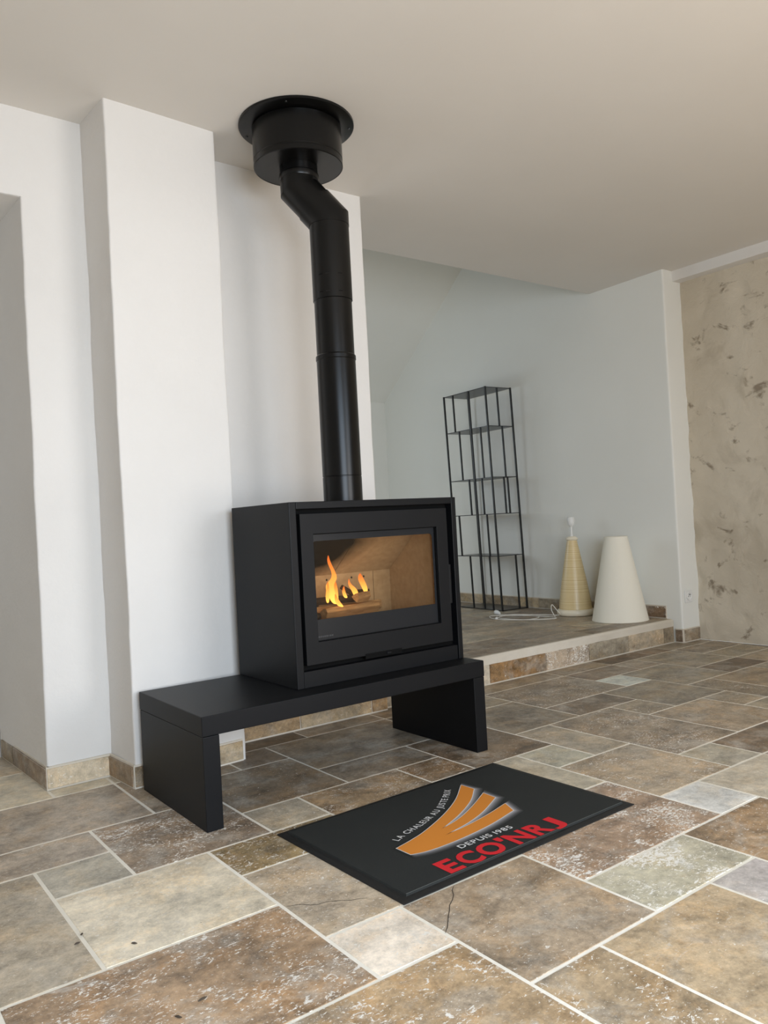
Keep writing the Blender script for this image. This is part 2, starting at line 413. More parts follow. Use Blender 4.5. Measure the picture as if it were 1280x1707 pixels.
# stripped stone wall as a relief
def relief():
    y0, y1, z0, z1 = -2.45, 3.02, 0, 2.40; vs = []; fs = []
    ny, nz = 170, 90
    for j in range(nz+1):
        for i in range(ny+1):
            y = y0+(y1-y0)*(i/ny)**.6; z = z0+(z1-z0)*j/nz
            d = noise.noise(Vector((y*3, z*3, 1)))*.010+noise.noise(Vector((y*11, z*11, 5)))*.006
            k = noise.noise(Vector((y*6.5, z*6.5, 9)))
            if k > .42: d -= (k-.42)*.05
            vs.append((4.795-d, y, z))
    m = ny+1
    fs = [(j*m+i, (j+1)*m+i, (j+1)*m+i+1, j*m+i+1) for j in range(nz) for i in range(ny)]
    mb = MB(); mb.add(vs, fs); return mb
struct('wall_stone', relief(), 'stonewall', 'bare beige stone and render wall with dark stains at right', smooth=True, angle=80)
mb = MB(); mb.box((4.705, -2.5, 2.383), (4.88, 3.03, CEIL+.01))
struct('trim_1', mb, 'plaster', 'white plaster lintel over the bare stone wall', bevel=.004)
# end wall of the raised part with its window, sloping ceiling under the roof
mb = MB(); mb.box((2.0, 6.24, 0), (2.05, 6.4, 2.2)); mb.box((3.06, 6.24, 0), (4.85, 6.4, 2.2)); mb.box((2.05, 6.24, 0), (3.06, 6.4, 1.0)); mb.box((2.05, 6.24, 1.92), (3.06, 6.4, 2.2))
struct('wall_end', mb, 'wall_smooth', 'low end wall under the sloping ceiling')
mb = MB()
for x in (2.05, 2.53, 3.01): mb.box((x, 6.26, 1.0), (x+.05, 6.30, 1.92))
for z in (1.0, 1.87): mb.box((2.05, 6.262, z), (3.06, 6.298, z+.05))
struct('window_2', mb, 'white_plastic', 'white window frame in the low end wall')
mb = MB()
S0, S1 = (6.26, 2.055), (3.55, 4.13)
mb.add([(1.9, S0[0], S0[1]), (4.9, S0[0], S0[1]), (4.9, S1[0], S1[1]), (1.9, S1[0], S1[1]), (1.9, S0[0], S0[1]+.1), (4.9, S0[0], S0[1]+.1), (4.9, S1[0], S1[1]+.1), (1.9, S1[0], S1[1]+.1)],
       [(0,1,2,3),(7,6,5,4),(0,4,5,1),(1,5,6,2),(2,6,7,3),(3,7,4,0)])
struct('ceiling_slope', mb, 'wall_smooth', 'sloping ceiling over the raised part')
mb = MB(); mb.box((2.02, 3.61, 0), (2.12, 6.4, 4.3)); struct('wall_far_side', mb, 'wall_smooth', 'side wall of the raised part')
mb = MB(); mb.box((2.0, 3.45, CEIL+.25), (4.9, 3.61, 4.3)); struct('wall_above', mb, 'wall_smooth', 'wall above the flat ceiling edge')

# ------------------------------------------------------------------ tiles
TG, SAT = 1.42, .95
_tm = {}
def tile_mesh(lx, ly, th=.012):
    key = (round(lx, 4), round(ly, 4), th)
    if key in _tm: return _tm[key]
    c = .0011; x, y = lx/2, ly/2
    vs = [(-x,-y,-th),(x,-y,-th),(x,y,-th),(-x,y,-th),(-x,-y,-c),(x,-y,-c),(x,y,-c),(-x,y,-c),(-x+c,-y+c,0),(x-c,-y+c,0),(x-c,y-c,0),(-x+c,y-c,0)]
    fs = [(8,9,10,11)]+[(i,(i+1)%4,4+(i+1)%4,4+i) for i in range(4)]+[(4+i,4+(i+1)%4,8+(i+1)%4,8+i) for i in range(4)]
    me = bpy.data.meshes.new('tile'); me.from_pydata(vs, [], fs); me.update(); me.materials.append(M['travertine'])
    _tm[key] = me; return me
def tile(parent, loc, lx, ly, rgb, speck, rot=None, th=.012, gain=None):
    gain = gain or TG
    o = bpy.data.objects.new('tile', tile_mesh(lx, ly, th)); col.objects.link(o)
    o.parent = parent; o.location = Vector(loc)-Vector(parent.location)
    if rot is not None: o.rotation_euler = rot
    c = lin(*rgb); g = (c[0]+c[1]+c[2])/3; c = [g+(k-g)*SAT for k in c[:3]]; o.color = (c[0]*gain, c[1]*gain, c[2]*gain, speck)
    return o
GAP = .009
known = {  # (i, j, width, height): colour, amount of pale filler
 (4,11,2,2): ((122,106,88),.8), (3,9,2,2): ((192,181,160),.42), (3,11,1,1): ((150,143,128),.25), (2,12,2,1): ((143,130,114),.35),
 (2,13,3,2): ((146,133,117),.08), (1,9,2,3): ((152,140,121),.22), (2,7,3,2): ((136,113,88),.66), (5,10,2,1): ((130,112,80),.6),
 (5,8,3,2): ((156,142,122),.45), (5,7,1,1): ((198,186,170),.5), (3,5,3,2): ((150,127,97),.66), (6,6,2,2): ((142,125,104),.35),
 (8,6,2,1): ((158,151,130),1.0), (8,7,3,2): ((136,114,93),.85), (11,7,1,1): ((188,186,180),.45), (11,8,2,2): ((150,134,112),.5),
 (11,10,1,1): ((152,147,130),.35), (9,9,2,2): ((168,158,138),.25), (10,11,2,2): ((104,89,71),.35), (12,10,1,2): ((152,141,123),.25),
 (12,12,2,2): ((118,108,93),.02), (13,9,2,3): ((127,113,95),.6), (13,8,1,1): ((152,144,127),.3), (14,8,2,1): ((108,93,76),.12),
 (12,6,2,2): ((168,158,140),.12), (10,5,2,2): ((132,111,86),.4), (9,4,1,2): ((160,152,147),.3), (7,3,2,3): ((152,133,106),.25),
 (6,4,1,2): ((140,121,95),.55), (16,11,2,2): ((123,113,97),.12), (17,13,1,1): ((176,180,172),.4), (14,13,3,2): ((124,112,96),.55),
 (14,12,2,1): ((106,93,78),.25), (15,9,2,2): ((142,127,107),.25), (17,10,1,1): ((142,131,114),.35), (18,12,2,2): ((130,120,103),.1),
 (18,10,1,2): ((122,110,93),.5), (19,10,2,2): ((132,117,97),.2), (20,12,2,1): ((98,84,69),.2), (20,13,2,2): ((132,122,105),.05),
 (15,11,1,1): ((130,118,100),.45), (16,8,1,1): ((140,128,110),.2), (17,8,2,2): ((138,128,110),.2),
 (6,12,2,2): ((112,98,80),.3), (6,11,1,1): ((152,142,124),.35), (7,10,2,2): ((132,112,86),.6), (9,11,1,1): ((118,98,74),.6),
 (8,12,2,1): ((120,108,92),.15), (8,13,3,2): ((118,106,90),.15), (7,14,1,1): ((106,94,80),.08), (5,13,1,2): ((134,120,102),.3),
 (6,14,1,1): ((120,106,90),.2), (7,15,2,1): ((96,84,70),.05), (9,15,2,1): ((132,118,102),.05), (11,13,2,2): ((112,99,82),.1), (13,14,1,1): ((138,128,110),.2),
 (2,15,2,2): ((176,166,146),.12), (0,15,2,2): ((182,172,152),.1), (0,17,2,2): ((126,106,82),.4), (2,17,2,2): ((150,138,120),.2), (4,15,1,1): ((176,166,146),.12),
 (22,13,2,1): ((136,126,108),.4), (22,14,2,1): ((128,116,100),.1), (17,14,2,1): ((120,107,92),.1), (19,14,1,1): ((134,122,106),.2),
 (11,15,2,1): ((128,114,96),.1), (13,15,4,1): ((134,122,104),.1), (17,15,2,1): ((126,114,96),.1), (19,15,2,1): ((104,90,75),.1), (21,15,1,1): ((118,104,88),.1), (22,15,2,1): ((134,124,108),.1),
 (21,11,2,1): ((140,130,114),.2), (24,13,1,1): ((92,78,64),.1), (22,12,2,1): ((138,126,108),.1), (0,12,2,1): ((140,128,112),.3), (0,13,2,2): ((146,133,117),.1),
}
I0, I1, J0, J1 = -3, 25, -1, 19
occ = {}
for (i, j, a, b) in known:
    for x in range(i, i+a):
        for y in range(j, j+b):
            if (x, y) in occ: print('tile clash', (x, y), (i, j, a, b), occ[(x, y)])
            occ[(x, y)] = (i, j, a, b)
pal = [((140,124,104),.3), ((128,112,92),.4), ((152,140,122),.25), ((118,104,86),.3), ((162,152,134),.2), ((136,114,88),.5), ((146,132,112),.35)]
tiles = dict(known)
for j in range(J1-1, J0-1, -1):
    for i in range(I0, I1):
        if (i, j) in occ: continue
        opts = [(3,2), (2,2), (2,1), (1,1)]; R_.shuffle(opts); opts = sorted(opts[:3], key=lambda s: -s[0]*s[1])+[(1,1)]
        for (a, b) in opts:
            cells = [(x, y) for x in range(i, i+a) for y in range(j-b+1, j+1)]
            if all(c not in occ and I0 <= c[0] < I1 and c[1] >= J0 for c in cells):
                for c in cells: occ[c] = 1
                rgb, sp = R_.choice(pal); tiles[(i, j-b+1, a, b)] = (rgb, sp); break
for (i, j, a, b), (rgb, sp) in tiles.items():
    x0, x1, y0, y1 = GX+i*U, GX+(i+a)*U, GY+j*U, GY+(j+b)*U
    xc = (x0+x1)/2
    ym = 3.62 if xc < .68 else (3.0 if xc < .95 else (2.80 if xc < 1.36 else (3.028 if xc < 2.2 else (3.058 if xc < 4.6 else 2.992))))
    if i >= 4 and i < 7: ym = max(ym, 2.99)
    y1 = min(y1, ym); x1 = min(x1, 4.79)
    if x1-x0 < .03 or y1-y0 < .03: continue
    tile(floor, ((x0+x1)/2, (y0+y1)/2, R_.uniform(-.0003, 0)), x1-x0-GAP, y1-y0-GAP, rgb, sp)
# the rest of the floor behind the photographer
mb = MB(); mb.box((-3.5, -2.4, -.003), (GX+I0*U, 3.0, 0)); mb.box((GX+I0*U, -2.4, -.003), (4.79, GY+J0*U, 0))
o = mb.build('tile_field', 'travertine', floor); o.color = (*[c*TG for c in lin(140,124,104)[:3]], .3); o['kind'] = 'stuff'

# raised floor tiles
PX0, PY0 = 3.42, 3.47
plat = [(-6,-2,2,2),(-4,-2,2,2),(-2,-2,2,2),(0,-2,2,1),(2,-2,2,1),(4,-2,3,1),(0,-1,3,1),(3,-1,3,1),
        (-6,0,3,2),(-3,0,1,1),(-2,0,2,2),(0,0,3,2),(3,0,2,2),(5,0,2,1),(-3,1,1,1),(5,1,2,2),
        (-6,2,2,2),(-4,2,2,1),(-2,2,1,1),(-1,2,2,2),(1,2,2,1),(3,2,2,2),(-4,3,3,2),(1,3,2,2),(5,3,2,2),(-6,4,2,2),(-1,4,2,1),(3,4,2,1),
        (-4,5,2,2),(-2,5,3,2),(1,5,2,2),(3,5,2,2),(5,5,2,2),(-6,6,2,2),(-4,7,2,2),(-2,7,2,2),(0,7,3,2),(3,7,2,2),(5,7,2,2)]
ppal = [((140,128,110),.15), ((126,114,98),.15), ((150,140,122),.2), ((116,104,90),.1), ((134,122,106),.2)]
for k, (i, j, a, b) in enumerate(plat):
    x0, x1, y0, y1 = PX0+i*U, PX0+(i+a)*U, PY0+j*U, PY0+(j+b)*U
    x0 = max(x0, 2.22); x1 = min(x1, wallx((y0+y1)/2)-.004); y0 = max(y0, 3.085)
    if x1-x0 < .03 or y1-y0 < .03: continue
    rgb, sp = ppal[(k*3+k//4) % 5]
    tile(floor2, ((x0+x1)/2, (y0+y1)/2, ZP), x1-x0-.005, y1-y0-.005, rgb, sp)

# step: riser tiles and mortar nosing
mb = MB(); n = 60
for k in range(n):
    xa, xb = 2.2+(4.595-2.2)*k/n, 2.2+(4.595-2.2)*(k+1)/n
    za, zb_ = .104+.006*noise.noise(Vector((xa*9, 0, 0))), .104+.006*noise.noise(Vector((xb*9, 0, 0)))
    ia, ib = .006*noise.noise(Vector((xa*7, 4, 0))), .006*noise.noise(Vector((xb*7, 4, 0)))
    mb.add([(xa,3.062,za),(xb,3.062,zb_),(xb,3.062,ZP-.010),(xa,3.062,ZP-.010),(xa,3.072,ZP+.001),(xb,3.072,ZP+.001),(xb,3.094+ib,ZP+.001),(xa,3.094+ia,ZP+.001),(xa,3.10+ia,ZP-.003),(xb,3.10+ib,ZP-.003),(xa,3.08,za),(xb,3.08,zb_)],
           [(0,1,2,3),(3,2,5,4),(4,5,6,7),(7,6,9,8),(10,11,1,0)])
nose = struct('trim_2', mb, 'mortar', 'pale mortar nosing along the edge of the step', smooth=True)
mb = MB(); mb.box((2.2, 3.066, -.003), (4.597, 3.076, .145)); riser = struct('trim_3', mb, 'mortar', 'travertine riser of the step')
rx = [2.22, 2.42, 2.80, 2.915, 3.355, 3.728, 4.105, 4.478, 4.59]
rc = [((170,158,138),.2), ((160,140,110),.2), ((190,178,158),.3), ((142,112,76),.2), ((176,158,136),1.0), ((152,142,124),.1), ((176,160,136),.35), ((140,126,104),.1)]
for a, b, (rgb, sp) in zip(rx, rx[1:], rc):
    tile(riser, ((a+b)/2, 3.058, .055), b-a-.008, .098, rgb, sp, rot=(math.pi/2, 0, 0), th=.010, gain=1.1)

# skirting boards of travertine pieces: list of (x0,y0,x1,y1) runs at a base height
def skirting(name, label, runs, z, hgt, th=.010):
    base = MB()
    for (xa, ya_, xb, yb_, *_r) in runs:
        d = Vector((xb-xa, yb_-ya_, 0)); L = d.length; d.normalize(); nrm = Vector((d.y, -d.x, 0))
        a = Vector((xa, ya_, z)); b = Vector((xb, yb_, z)); q = nrm*(th*.55)
        base.add([a+q, b+q, b-nrm*.004, a-nrm*.004]+[p+Vector((0,0,hgt+.008)) for p in (a+q*.6, b+q*.6, b-nrm*.004, a-nrm*.004)],
                 [(3,2,1,0),(4,5,6,7),(0,1,5,4),(1,2,6,5),(2,3,7,6),(3,0,4,7)])
    root = struct(name, base, 'mortar', label)
    for (xa, ya_, xb, yb_, rgb, sp) in runs:
        d = Vector((xb-xa, yb_-ya_, 0)); L = d.length; d.normalize(); nrm = Vector((d.y, -d.x, 0))
        ctr = Vector(((xa+xb)/2, (ya_+yb_)/2, z+hgt/2+.004))+nrm*th
        tile(root, ctr, L-.006, hgt-.006, rgb, sp, rot=(math.pi/2, 0, math.atan2(d.y, d.x)), th=.008, gain=1.0)
    return root
H = .075
skirting('baseboard_left', 'travertine skirting round the left doorway and pillar', [
    (.650,3.60,.660,3.43,(140,124,100),.05), (.660,3.43,.682,2.998,(130,112,92),.1), (.675,3.002,.905,3.004,(205,188,160),.5),
    (.903,3.00,.918,2.786,(140,120,96),.1), (.914,2.783,1.13,2.797,(160,142,116),.1), (1.13,2.797,1.348,2.812,(190,170,138),.2)], 0, H)
skirting('baseboard_hearth', 'travertine skirting behind the bench', [(1.364,3.033,1.732,3.034,(178,152,116),.15), (1.732,3.034,2.118,3.034,(186,166,134),.3), (2.118,3.034,2.21,3.034,(170,140,100),.2)], 0, H+.02)
skirting('baseboard_right', 'travertine skirting at the white pilaster', [(4.601,3.052,4.602,3.0,(112,94,76),.3), (4.606,2.999,4.785,2.999,(146,130,108),.1)], 0, .082)
wr = []
ys = [6.2, 5.7, 5.3, 4.92, 4.50, 4.27, 3.88, 3.40, 3.115]
cs = [((170,155,130),.1),((160,146,120),.1),((176,158,128),.2),((150,134,110),.1),((186,166,132),.1),((164,150,128),.1),((166,152,128),.1),((120,98,76),.5)]
for a, b, (rgb, sp) in zip(ys, ys[1:], cs): wr.append((wallx(a)-.001, a, wallx(b)-.001, b, rgb, sp))
skirting('baseboard_platform', 'travertine skirting along the raised floor wall', wr, ZP, .078)
# skirting piece in the passage on its raised floor
skirting('baseboard_passage', 'brown skirting tile beyond the doorway', [(.628,4.0,.634,3.665,(120,98,76),.1)], .128, .075)

# ------------------------------------------------------------------ bench
bx0, bx1, by0, by1, bz = .935, 2.082, 2.216, 2.752, .342
bench = thing('hearth_bench', (1.5, 2.48, 0), 'long low matt black steel bench carrying the stove', 'bench')
boxpart('bench_top', (bx0, by0, .2815), (bx1, by1, bz), 'steel', bench, .0025)
boxpart('leg', (bx0+.001, by0+.002, 0), (bx0+.055, by1-.002, .2805), 'steel', bench, .002)
boxpart('leg', (bx1-.055, by0+.002, 0), (bx1-.001, by1-.002, .2805), 'steel', bench, .002)

# ------------------------------------------------------------------ stove
sx0, sx1, sy0, sy1, sz0, sz1 = 1.322, 2.070, 2.315, 2.750, bz, .973
stove = thing('wood_stove', (1.696, 2.53, bz), 'black steel box wood stove with wide glass door and fire burning', 'stove')
fx0, fx1, fz1 = 1.350, 2.047, .948        # front opening
mb = MB(); mb.box((sx0, sy0, sz0), (fx0, sy1, sz1)); mb.build('side_panel', 'steel', stove, bevel=.0025)
mb = MB(); mb.box((fx1, sy0, sz0), (sx1, sy1, sz1)); mb.build('side_panel', 'steel', stove, bevel=.0025)
mb = MB(); mb.box((fx0+.0005, sy0+.0005, fz1), (fx1-.0005, sy1, sz1)); mb.build('top_panel', 'steel', stove, bevel=.002)
mb = MB(); mb.box((fx0, sy1-.01, sz0), (fx1, sy1-.001, fz1)); mb.build('back_plate', 'steel', stove)
mb = MB(); mb.box((fx0+.002, sy0+.004, sz0), (fx1-.002, sy0+.05, .397)); mb.build('base_panel', 'steel', stove, bevel=.0015)
mb = MB()   # dark body behind the door gap
mb.box((fx0, sy0+.035, .397), (1.40, sy1-.01, fz1)); mb.box((1.99, sy0+.035, .397), (fx1, sy1-.01, fz1)); mb.box((1.40, sy0+.035, .87), (1.99, sy1-.01, fz1)); mb.box((1.40, sy0+.035, .397), (1.99, sy1-.01, .497))
mb.build('inner_body', 'black', stove)
dx0, dx1, dz0, dz1 = 1.364, 2.021, .416, .932
gx0, gx1, gz0, gz1 = 1.414, 1.968, .491, .861
dy = sy0+.002
mb = MB()
def frame(mb, o0, o1, oz0, oz1, i0, i1, iz0, iz1, ya_, yb_):
    P = [(o0,oz0),(o1,oz0),(o1,oz1),(o0,oz1)]; Q = [(i0,iz0),(i1,iz0),(i1,iz1),(i0,iz1)]
    vs = [(x,ya_,z) for x,z in P]+[(x,ya_,z) for x,z in Q]+[(x,yb_,z) for x,z in P]+[(x,yb_,z) for x,z in Q]
    fs = []
    for k in range(4):
        n_ = (k+1) % 4
        fs += [(k,n_,4+n_,4+k),(8+n_,8+k,12+k,12+n_),(k,8+k,8+n_,n_),(4+n_,12+n_,12+k,4+k)]
    mb.add(vs, fs)
frame(mb, dx0, dx1, dz0, dz1, gx0, gx1, gz0, gz1, dy, dy+.026)
door = mb.build('door', 'steel_door', stove, bevel=.0012)
mb = MB(); frame(mb, gx0-.001, gx1+.001, gz0-.001, gz1+.001, gx0+.002, gx1-.002, gz0+.002, gz1-.002, dy+.012, dy+.024); mb.build('glazing_seal', 'black', door)
gy = dy+.017
mb = MB(); mb.box((gx0+.001, gy, gz0+.001), (gx1-.001, gy+.004, gz1-.001)); mb.build('glass_pane', 'glass', door)
# printed black border on the glass with rounded clear window
def rrect(x0, x1, z0, z1, r, k=6):
    pts = []
    for cx, cz, a0 in ((x1-r, z1-r, 0), (x0+r, z1-r, 90), (x0+r, z0+.002, 180), (x1-r, z0+.002, 270)):
        rr = r if a0 < 180 else .002
        ccx = cx if a0 < 180 else (x0+.002 if a0 == 180 else x1-.002)
        for s in range(k+1):
            t_ = math.radians(a0+90*s/k); pts.append((ccx+rr*math.cos(t_), cz+rr*math.sin(t_)))
    return pts
inner = rrect(1.418, 1.955, .565, .836, .014); outer = []
cxm, czm = (gx0+gx1)/2, (gz0+gz1)/2
for (x, z) in inner:
    pass
def to_outer(i, n_):
    q = i // 7; cor = [(gx1-.002, gz1-.002), (gx0+.002, gz1-.002), (gx0+.002, gz0+.002), (gx1-.002, gz0+.002)][q]; return cor
n_ = len(inner); outer = [to_outer(i, n_) for i in range(n_)]
mb = MB(); mb.add([(x, gy-.0006, z) for x, z in inner]+[(x, gy-.0006, z) for x, z in outer], [(i, (i+1) % n_, n_+(i+1) % n_, n_+i) for i in range(n_)])
mb.build('glass_print', 'glass_print', door)
mb = MB(); x = 1.424
for k, wd in enumerate((.006,.006,.005,.006,.007,.003,.006,.006)):
    mb.box((x, gy-.0012, .503), (x+wd, gy-.0007, .508)); x += wd+.0022
mb.build('small_mark', 'grey_print', door)
# handle and air slide
mb = MB(); mb.box((2.0235, dy+.004, .560), (2.0335, dy+.020, .712)); h_ = mb.build('handle', 'steel_door', door, bevel=.002)
mb = MB(); mb.sphere((2.030, dy+.002, .556), .0055); mb.build('handle_knob', 'screw', h_, smooth=True)
mb = MB(); mb.box((1.605, dy-.0006, .405), (1.770, dy+.012, .4235)); s_ = mb.build('air_slot', 'black', stove)
mb = MB(); mb.box((1.700, dy-.004, .411), (1.718, dy+.010, .4185)); mb.build('air_lever', 'steel', s_, bevel=.001)
# fire chamber
FX0, FX1, FYB, FZ0 = 1.408, 1.972, 2.637, .520
mb = MB(); mb.box((FX0-.01, sy0+.035, .497), (FX1+.01, FYB, FZ0)); mb.build('hearth_plate', 'lining', stove)
mb = MB(); mb.box((FX0, FYB, FZ0), (1.884, FYB+.02, .72)); bp = mb.build('back_lining', 'lining', stove, bevel=.0012)
mb = MB(); mb.box((1.8865, FYB, FZ0), (FX1, FYB+.02, .72)); mb.build('back_lining', 'lining', stove, bevel=.0012)
for x in (1.50, 1.58, 1.660, 1.778, 1.838):
    mb = MB(); mb.tube([(x, FYB-.0006, .674), (x, FYB+.004, .674)], .0042, 10); mb.build('air_hole', 'dark_hole', bp)
mb = MB(); mb.box((FX1, sy0+.03, FZ0), (FX1+.02, FYB+.02, .872)); mb.build('side_lining', 'lining', stove)
mb = MB(); mb.box((FX0-.02, sy0+.03, FZ0), (FX0, FYB+.02, .872)); mb.build('side_lining', 'lining_soot', stove)
def slab(x0, x1, nm, mat):
    mb = MB(); ya_, za, yb_, zb_ = FYB+.004, .690, 2.440, .852
    mb.add([(x0,ya_,za),(x1,ya_,za),(x1,yb_,zb_),(x0,yb_,zb_),(x0,ya_,za+.03),(x1,ya_,za+.03),(x1,yb_,zb_+.03),(x0,yb_,zb_+.03)], [(0,1,2,3),(7,6,5,4),(0,4,5,1),(1,5,6,2),(2,6,7,3),(3,7,4,0)])
    return mb.build(nm, mat, stove, bevel=.0015)
slab(1.692, FX1-.001, 'baffle_board', 'lining_soot'); slab(FX0+.001, 1.689, 'baffle_board', 'lining_soot')
mb = MB(); mb.box((FX0, sy0+.035, .868), (FX1, FYB, .874)); mb.build('chamber_roof', 'lining_soot', stove)

# firewood and fire (things lying in the chamber)
def log(name, a, b, r, mat, label, seed, group=None, split=True):
    rr = random.Random(seed); a, b = Vector(a), Vector(b); d = (b-a).normalized(); L = (b-a).length
    k = 7; ang = sorted(rr.uniform(0, 1)*.5+i for i in range(k)); ang = [x/k*2*math.pi for x in ang]
    rad = [r*rr.uniform(.72, 1.08) for _ in range(k)]
    if split: rad[0] = r*1.25; rad[3] *= .6; rad[4] *= .6
    vs = []; ns = 7
    for i in range(ns+1):
        t_ = i/ns; sc = (.9 if i in (0, ns) else 1)*(1+.1*noise.noise(Vector((seed, t_*3, 0))))
        for q in range(k): vs.append((L*t_-L/2, math.cos(ang[q])*rad[q]*sc+.10*r*noise.noise(Vector((t_*4, q, seed))), math.sin(ang[q])*rad[q]*sc))
    fs = [(i*k+q, i*k+(q+1) % k, (i+1)*k+(q+1) % k, (i+1)*k+q) for i in range(ns) for q in range(k)]+[tuple(range(k-1,-1,-1)), tuple(range(ns*k, ns*k+k))]
    mb = MB(); mb.add(vs, fs); o = mb.build(name, mat, None, smooth=True, angle=28)
    o.location = (a+b)/2; o.rotation_euler = d.to_track_quat('X', 'Z').to_euler()
    return tag(o, label, 'log', group)
G1 = 'firewood in the stove'
log('firewood_log', (1.535,2.462,.566), (1.800,2.500,.566), .026, 'split_wood', 'long pale split log lying lowest in front of the fire', 3, G1)
log('firewood_log', (1.665,2.440,.612), (1.750,2.482,.612), .020, 'split_wood', 'short pale split log resting on the long front log', 9, G1)
log('firewood_log', (1.49,2.55,.560), (1.87,2.58,.560), .027, 'split_wood', 'pale log half hidden behind the long front log', 14, G1)
log('firewood_log', (1.52,2.535,.606), (1.72,2.51,.604), .016, 'char', 'charred black log lying along the top of the pile', 21, G1)
log('firewood_log', (1.655,2.53,.652), (1.705,2.50,.612), .012, 'char', 'charred stub leaning up out of the flames', 25, G1)
log('firewood_log', (1.70,2.535,.622), (1.775,2.515,.622), .014, 'char', 'short charred stub lying at the right of the flames', 31, G1)
log('firewood_log', (1.425,2.44,.552), (1.53,2.50,.552), .024, 'char', 'dark burnt log at the left end of the pile', 37, G1)
log('firewood_log', (1.43,2.52,.596), (1.56,2.55,.594), .016, 'char', 'dark burnt stick lying on top at the left', 41, G1)
mb = MB()
rr = random.Random(5)
for k in range(80):
    x, y = rr.uniform(1.50, 1.80), rr.uniform(2.43, 2.56); r = rr.uniform(.0028, .0040)
    if k < 22: x, y, r = rr.uniform(1.57, 1.73), rr.uniform(2.402, 2.418), rr.uniform(.005, .008)
    mb.sphere((x, y, .5245+r), r, 6, 4)
eo = mb.build('ember_bed', 'ember', None); tag(eo, 'glowing orange embers under the logs', 'embers', None, 'stuff')
mb = MB(); mb.box((1.41, 2.40, .5202), (1.90, 2.60, .524)); ash = mb.build('ash', simple('ash', (.05, .045, .04, 1), .95, 0, (60, .8, .01)), None); tag(ash, 'dark ash spread on the hearth plate', 'ash', None, 'stuff')

def flame(pts, rads, label, flat=.45):
    mb = MB(); seg = 10; n_ = len(pts); vs = []
    for p, r in zip(pts, rads):
        for k in range(seg):
            t_ = 2*math.pi*k/seg; vs.append((p[0]+.8*r*math.cos(t_), p[1]-.6*r*math.cos(t_)+flat*r*math.sin(t_), p[2]+.0*r))
    fs = [(i*seg+k, i*seg+(k+1) % seg, (i+1)*seg+(k+1) % seg, (i+1)*seg+k) for i in range(n_-1) for k in range(seg)]+[tuple(range(seg-1,-1,-1)), tuple(range((n_-1)*seg, n_*seg))]
    mb.add(vs, fs); o = mb.build('flame', 'flame', None, smooth=True, angle=180)
    m = o.modifiers.new('smooth', 'SUBSURF'); m.levels = 1; m.render_levels = 2
    return tag(o, label, 'flame', 'flames of the fire')
fy = 2.485
flame([(1.600,fy,.592),(1.588,fy,.615),(1.578,fy,.645),(1.575,fy,.668),(1.592,fy,.682),(1.600,fy,.695),(1.596,fy,.715),(1.584,fy,.738),(1.576,fy,.758),(1.577,fy,.778)],
      [.010,.014,.016,.016,.013,.010,.007,.0065,.006,.001], 'tallest thin flame curling up at the left')
flame([(1.606,fy+.012,.598),(1.602,fy+.012,.620),(1.604,fy+.012,.648),(1.606,fy+.012,.668),(1.607,fy+.012,.684)], [.012,.016,.013,.008,.001], 'broad short flame behind the tallest flame')
flame([(1.562,fy-.004,.600),(1.561,fy-.004,.625),(1.566,fy-.004,.655),(1.566,fy-.004,.682)], [.005,.008,.006,.001], 'narrow flame on the far left of the fire')
flame([(1.612,2.462,.582),(1.600,2.462,.592),(1.588,2.462,.612),(1.584,2.462,.635)], [.008,.011,.008,.001], 'low bright flame licking down the front log')
flame([(1.648,fy,.610),(1.638,fy,.628),(1.637,fy,.645),(1.640,fy,.658)], [.008,.007,.005,.001], 'small flame between the charred stubs')
flame([(1.692,fy,.612),(1.690,fy,.632),(1.678,fy,.648),(1.666,fy,.660),(1.663,fy,.672),(1.664,fy,.684)], [.008,.012,.011,.006,.003,.0008], 'wispy flame in the middle above the stub')
flame([(1.740,fy,.618),(1.736,fy,.640),(1.725,fy,.662),(1.716,fy,.682),(1.716,fy,.700)], [.006,.011,.012,.011,.002], 'separate flame at the right end of the fire')
fl = bpy.data.lights.new('fire_light', 'POINT'); fl.energy = .30; fl.color = (1.0, .68, .40); fl.shadow_soft_size = .05
fo = bpy.data.objects.new('fire_light', fl); col.objects.link(fo); fo.location = (1.63, 2.43, .70)

# ------------------------------------------------------------------ flue
px_, py_ = 1.693, 2.538; fxc, fyc = 1.611, 2.607
flue = thing('flue_pipe', (px_, py_, sz1), 'shiny black flue pipe rising from the stove with a kinked top', 'flue pipe')
def ringpart(name, prof, c, par, seg=56): mb = MB(); mb.lathe(prof, c, seg); return mb.build(name, 'pipe', par, smooth=True, angle=35)
rp = .0755
ringpart('lower_section', [(rp, sz1+.0005), (rp, 1.071), (rp-.0015, 1.0725), (rp-.0015, 1.0745), (rp, 1.076), (rp, 1.522)], (px_, py_), flue)
ringpart('collar', [(rp-.001, 1.520), (rp+.0022, 1.524), (rp+.0022, 1.538), (rp-.002, 1.543)], (px_, py_), flue)
ringpart('middle_section', [(rp-.0025, 1.542), (rp-.0025, 1.765)], (px_, py_), flue)
ringpart('upper_sleeve', [(rp-.0025, 1.752), (rp+.001, 1.754), (rp+.001, 2.045)], (px_, py_), flue)
for z in (1.775, 1.842):
    for da in (-.9, -.45, .35):
        a = math.atan2(-py_, -px_)+.15+da*.8
        c = Vector((px_+(rp+.001)*math.cos(a), py_+(rp+.001)*math.sin(a), z))
        t_ = Vector((-math.sin(a), math.cos(a), 0))
        mb = MB(); mb.tube([c-t_*.008, c+t_*.008], .0014, 6); mb.build('rivet_slot', 'screw' if da > -.6 and da < 0 else 'black', flue)
mb = MB(); m1 = Vector((px_, py_, 2.045)); k1 = Vector((px_, py_, 2.070)); k2 = Vector((fxc, fyc, 2.197)); m2 = Vector((fxc, fyc, 2.235))
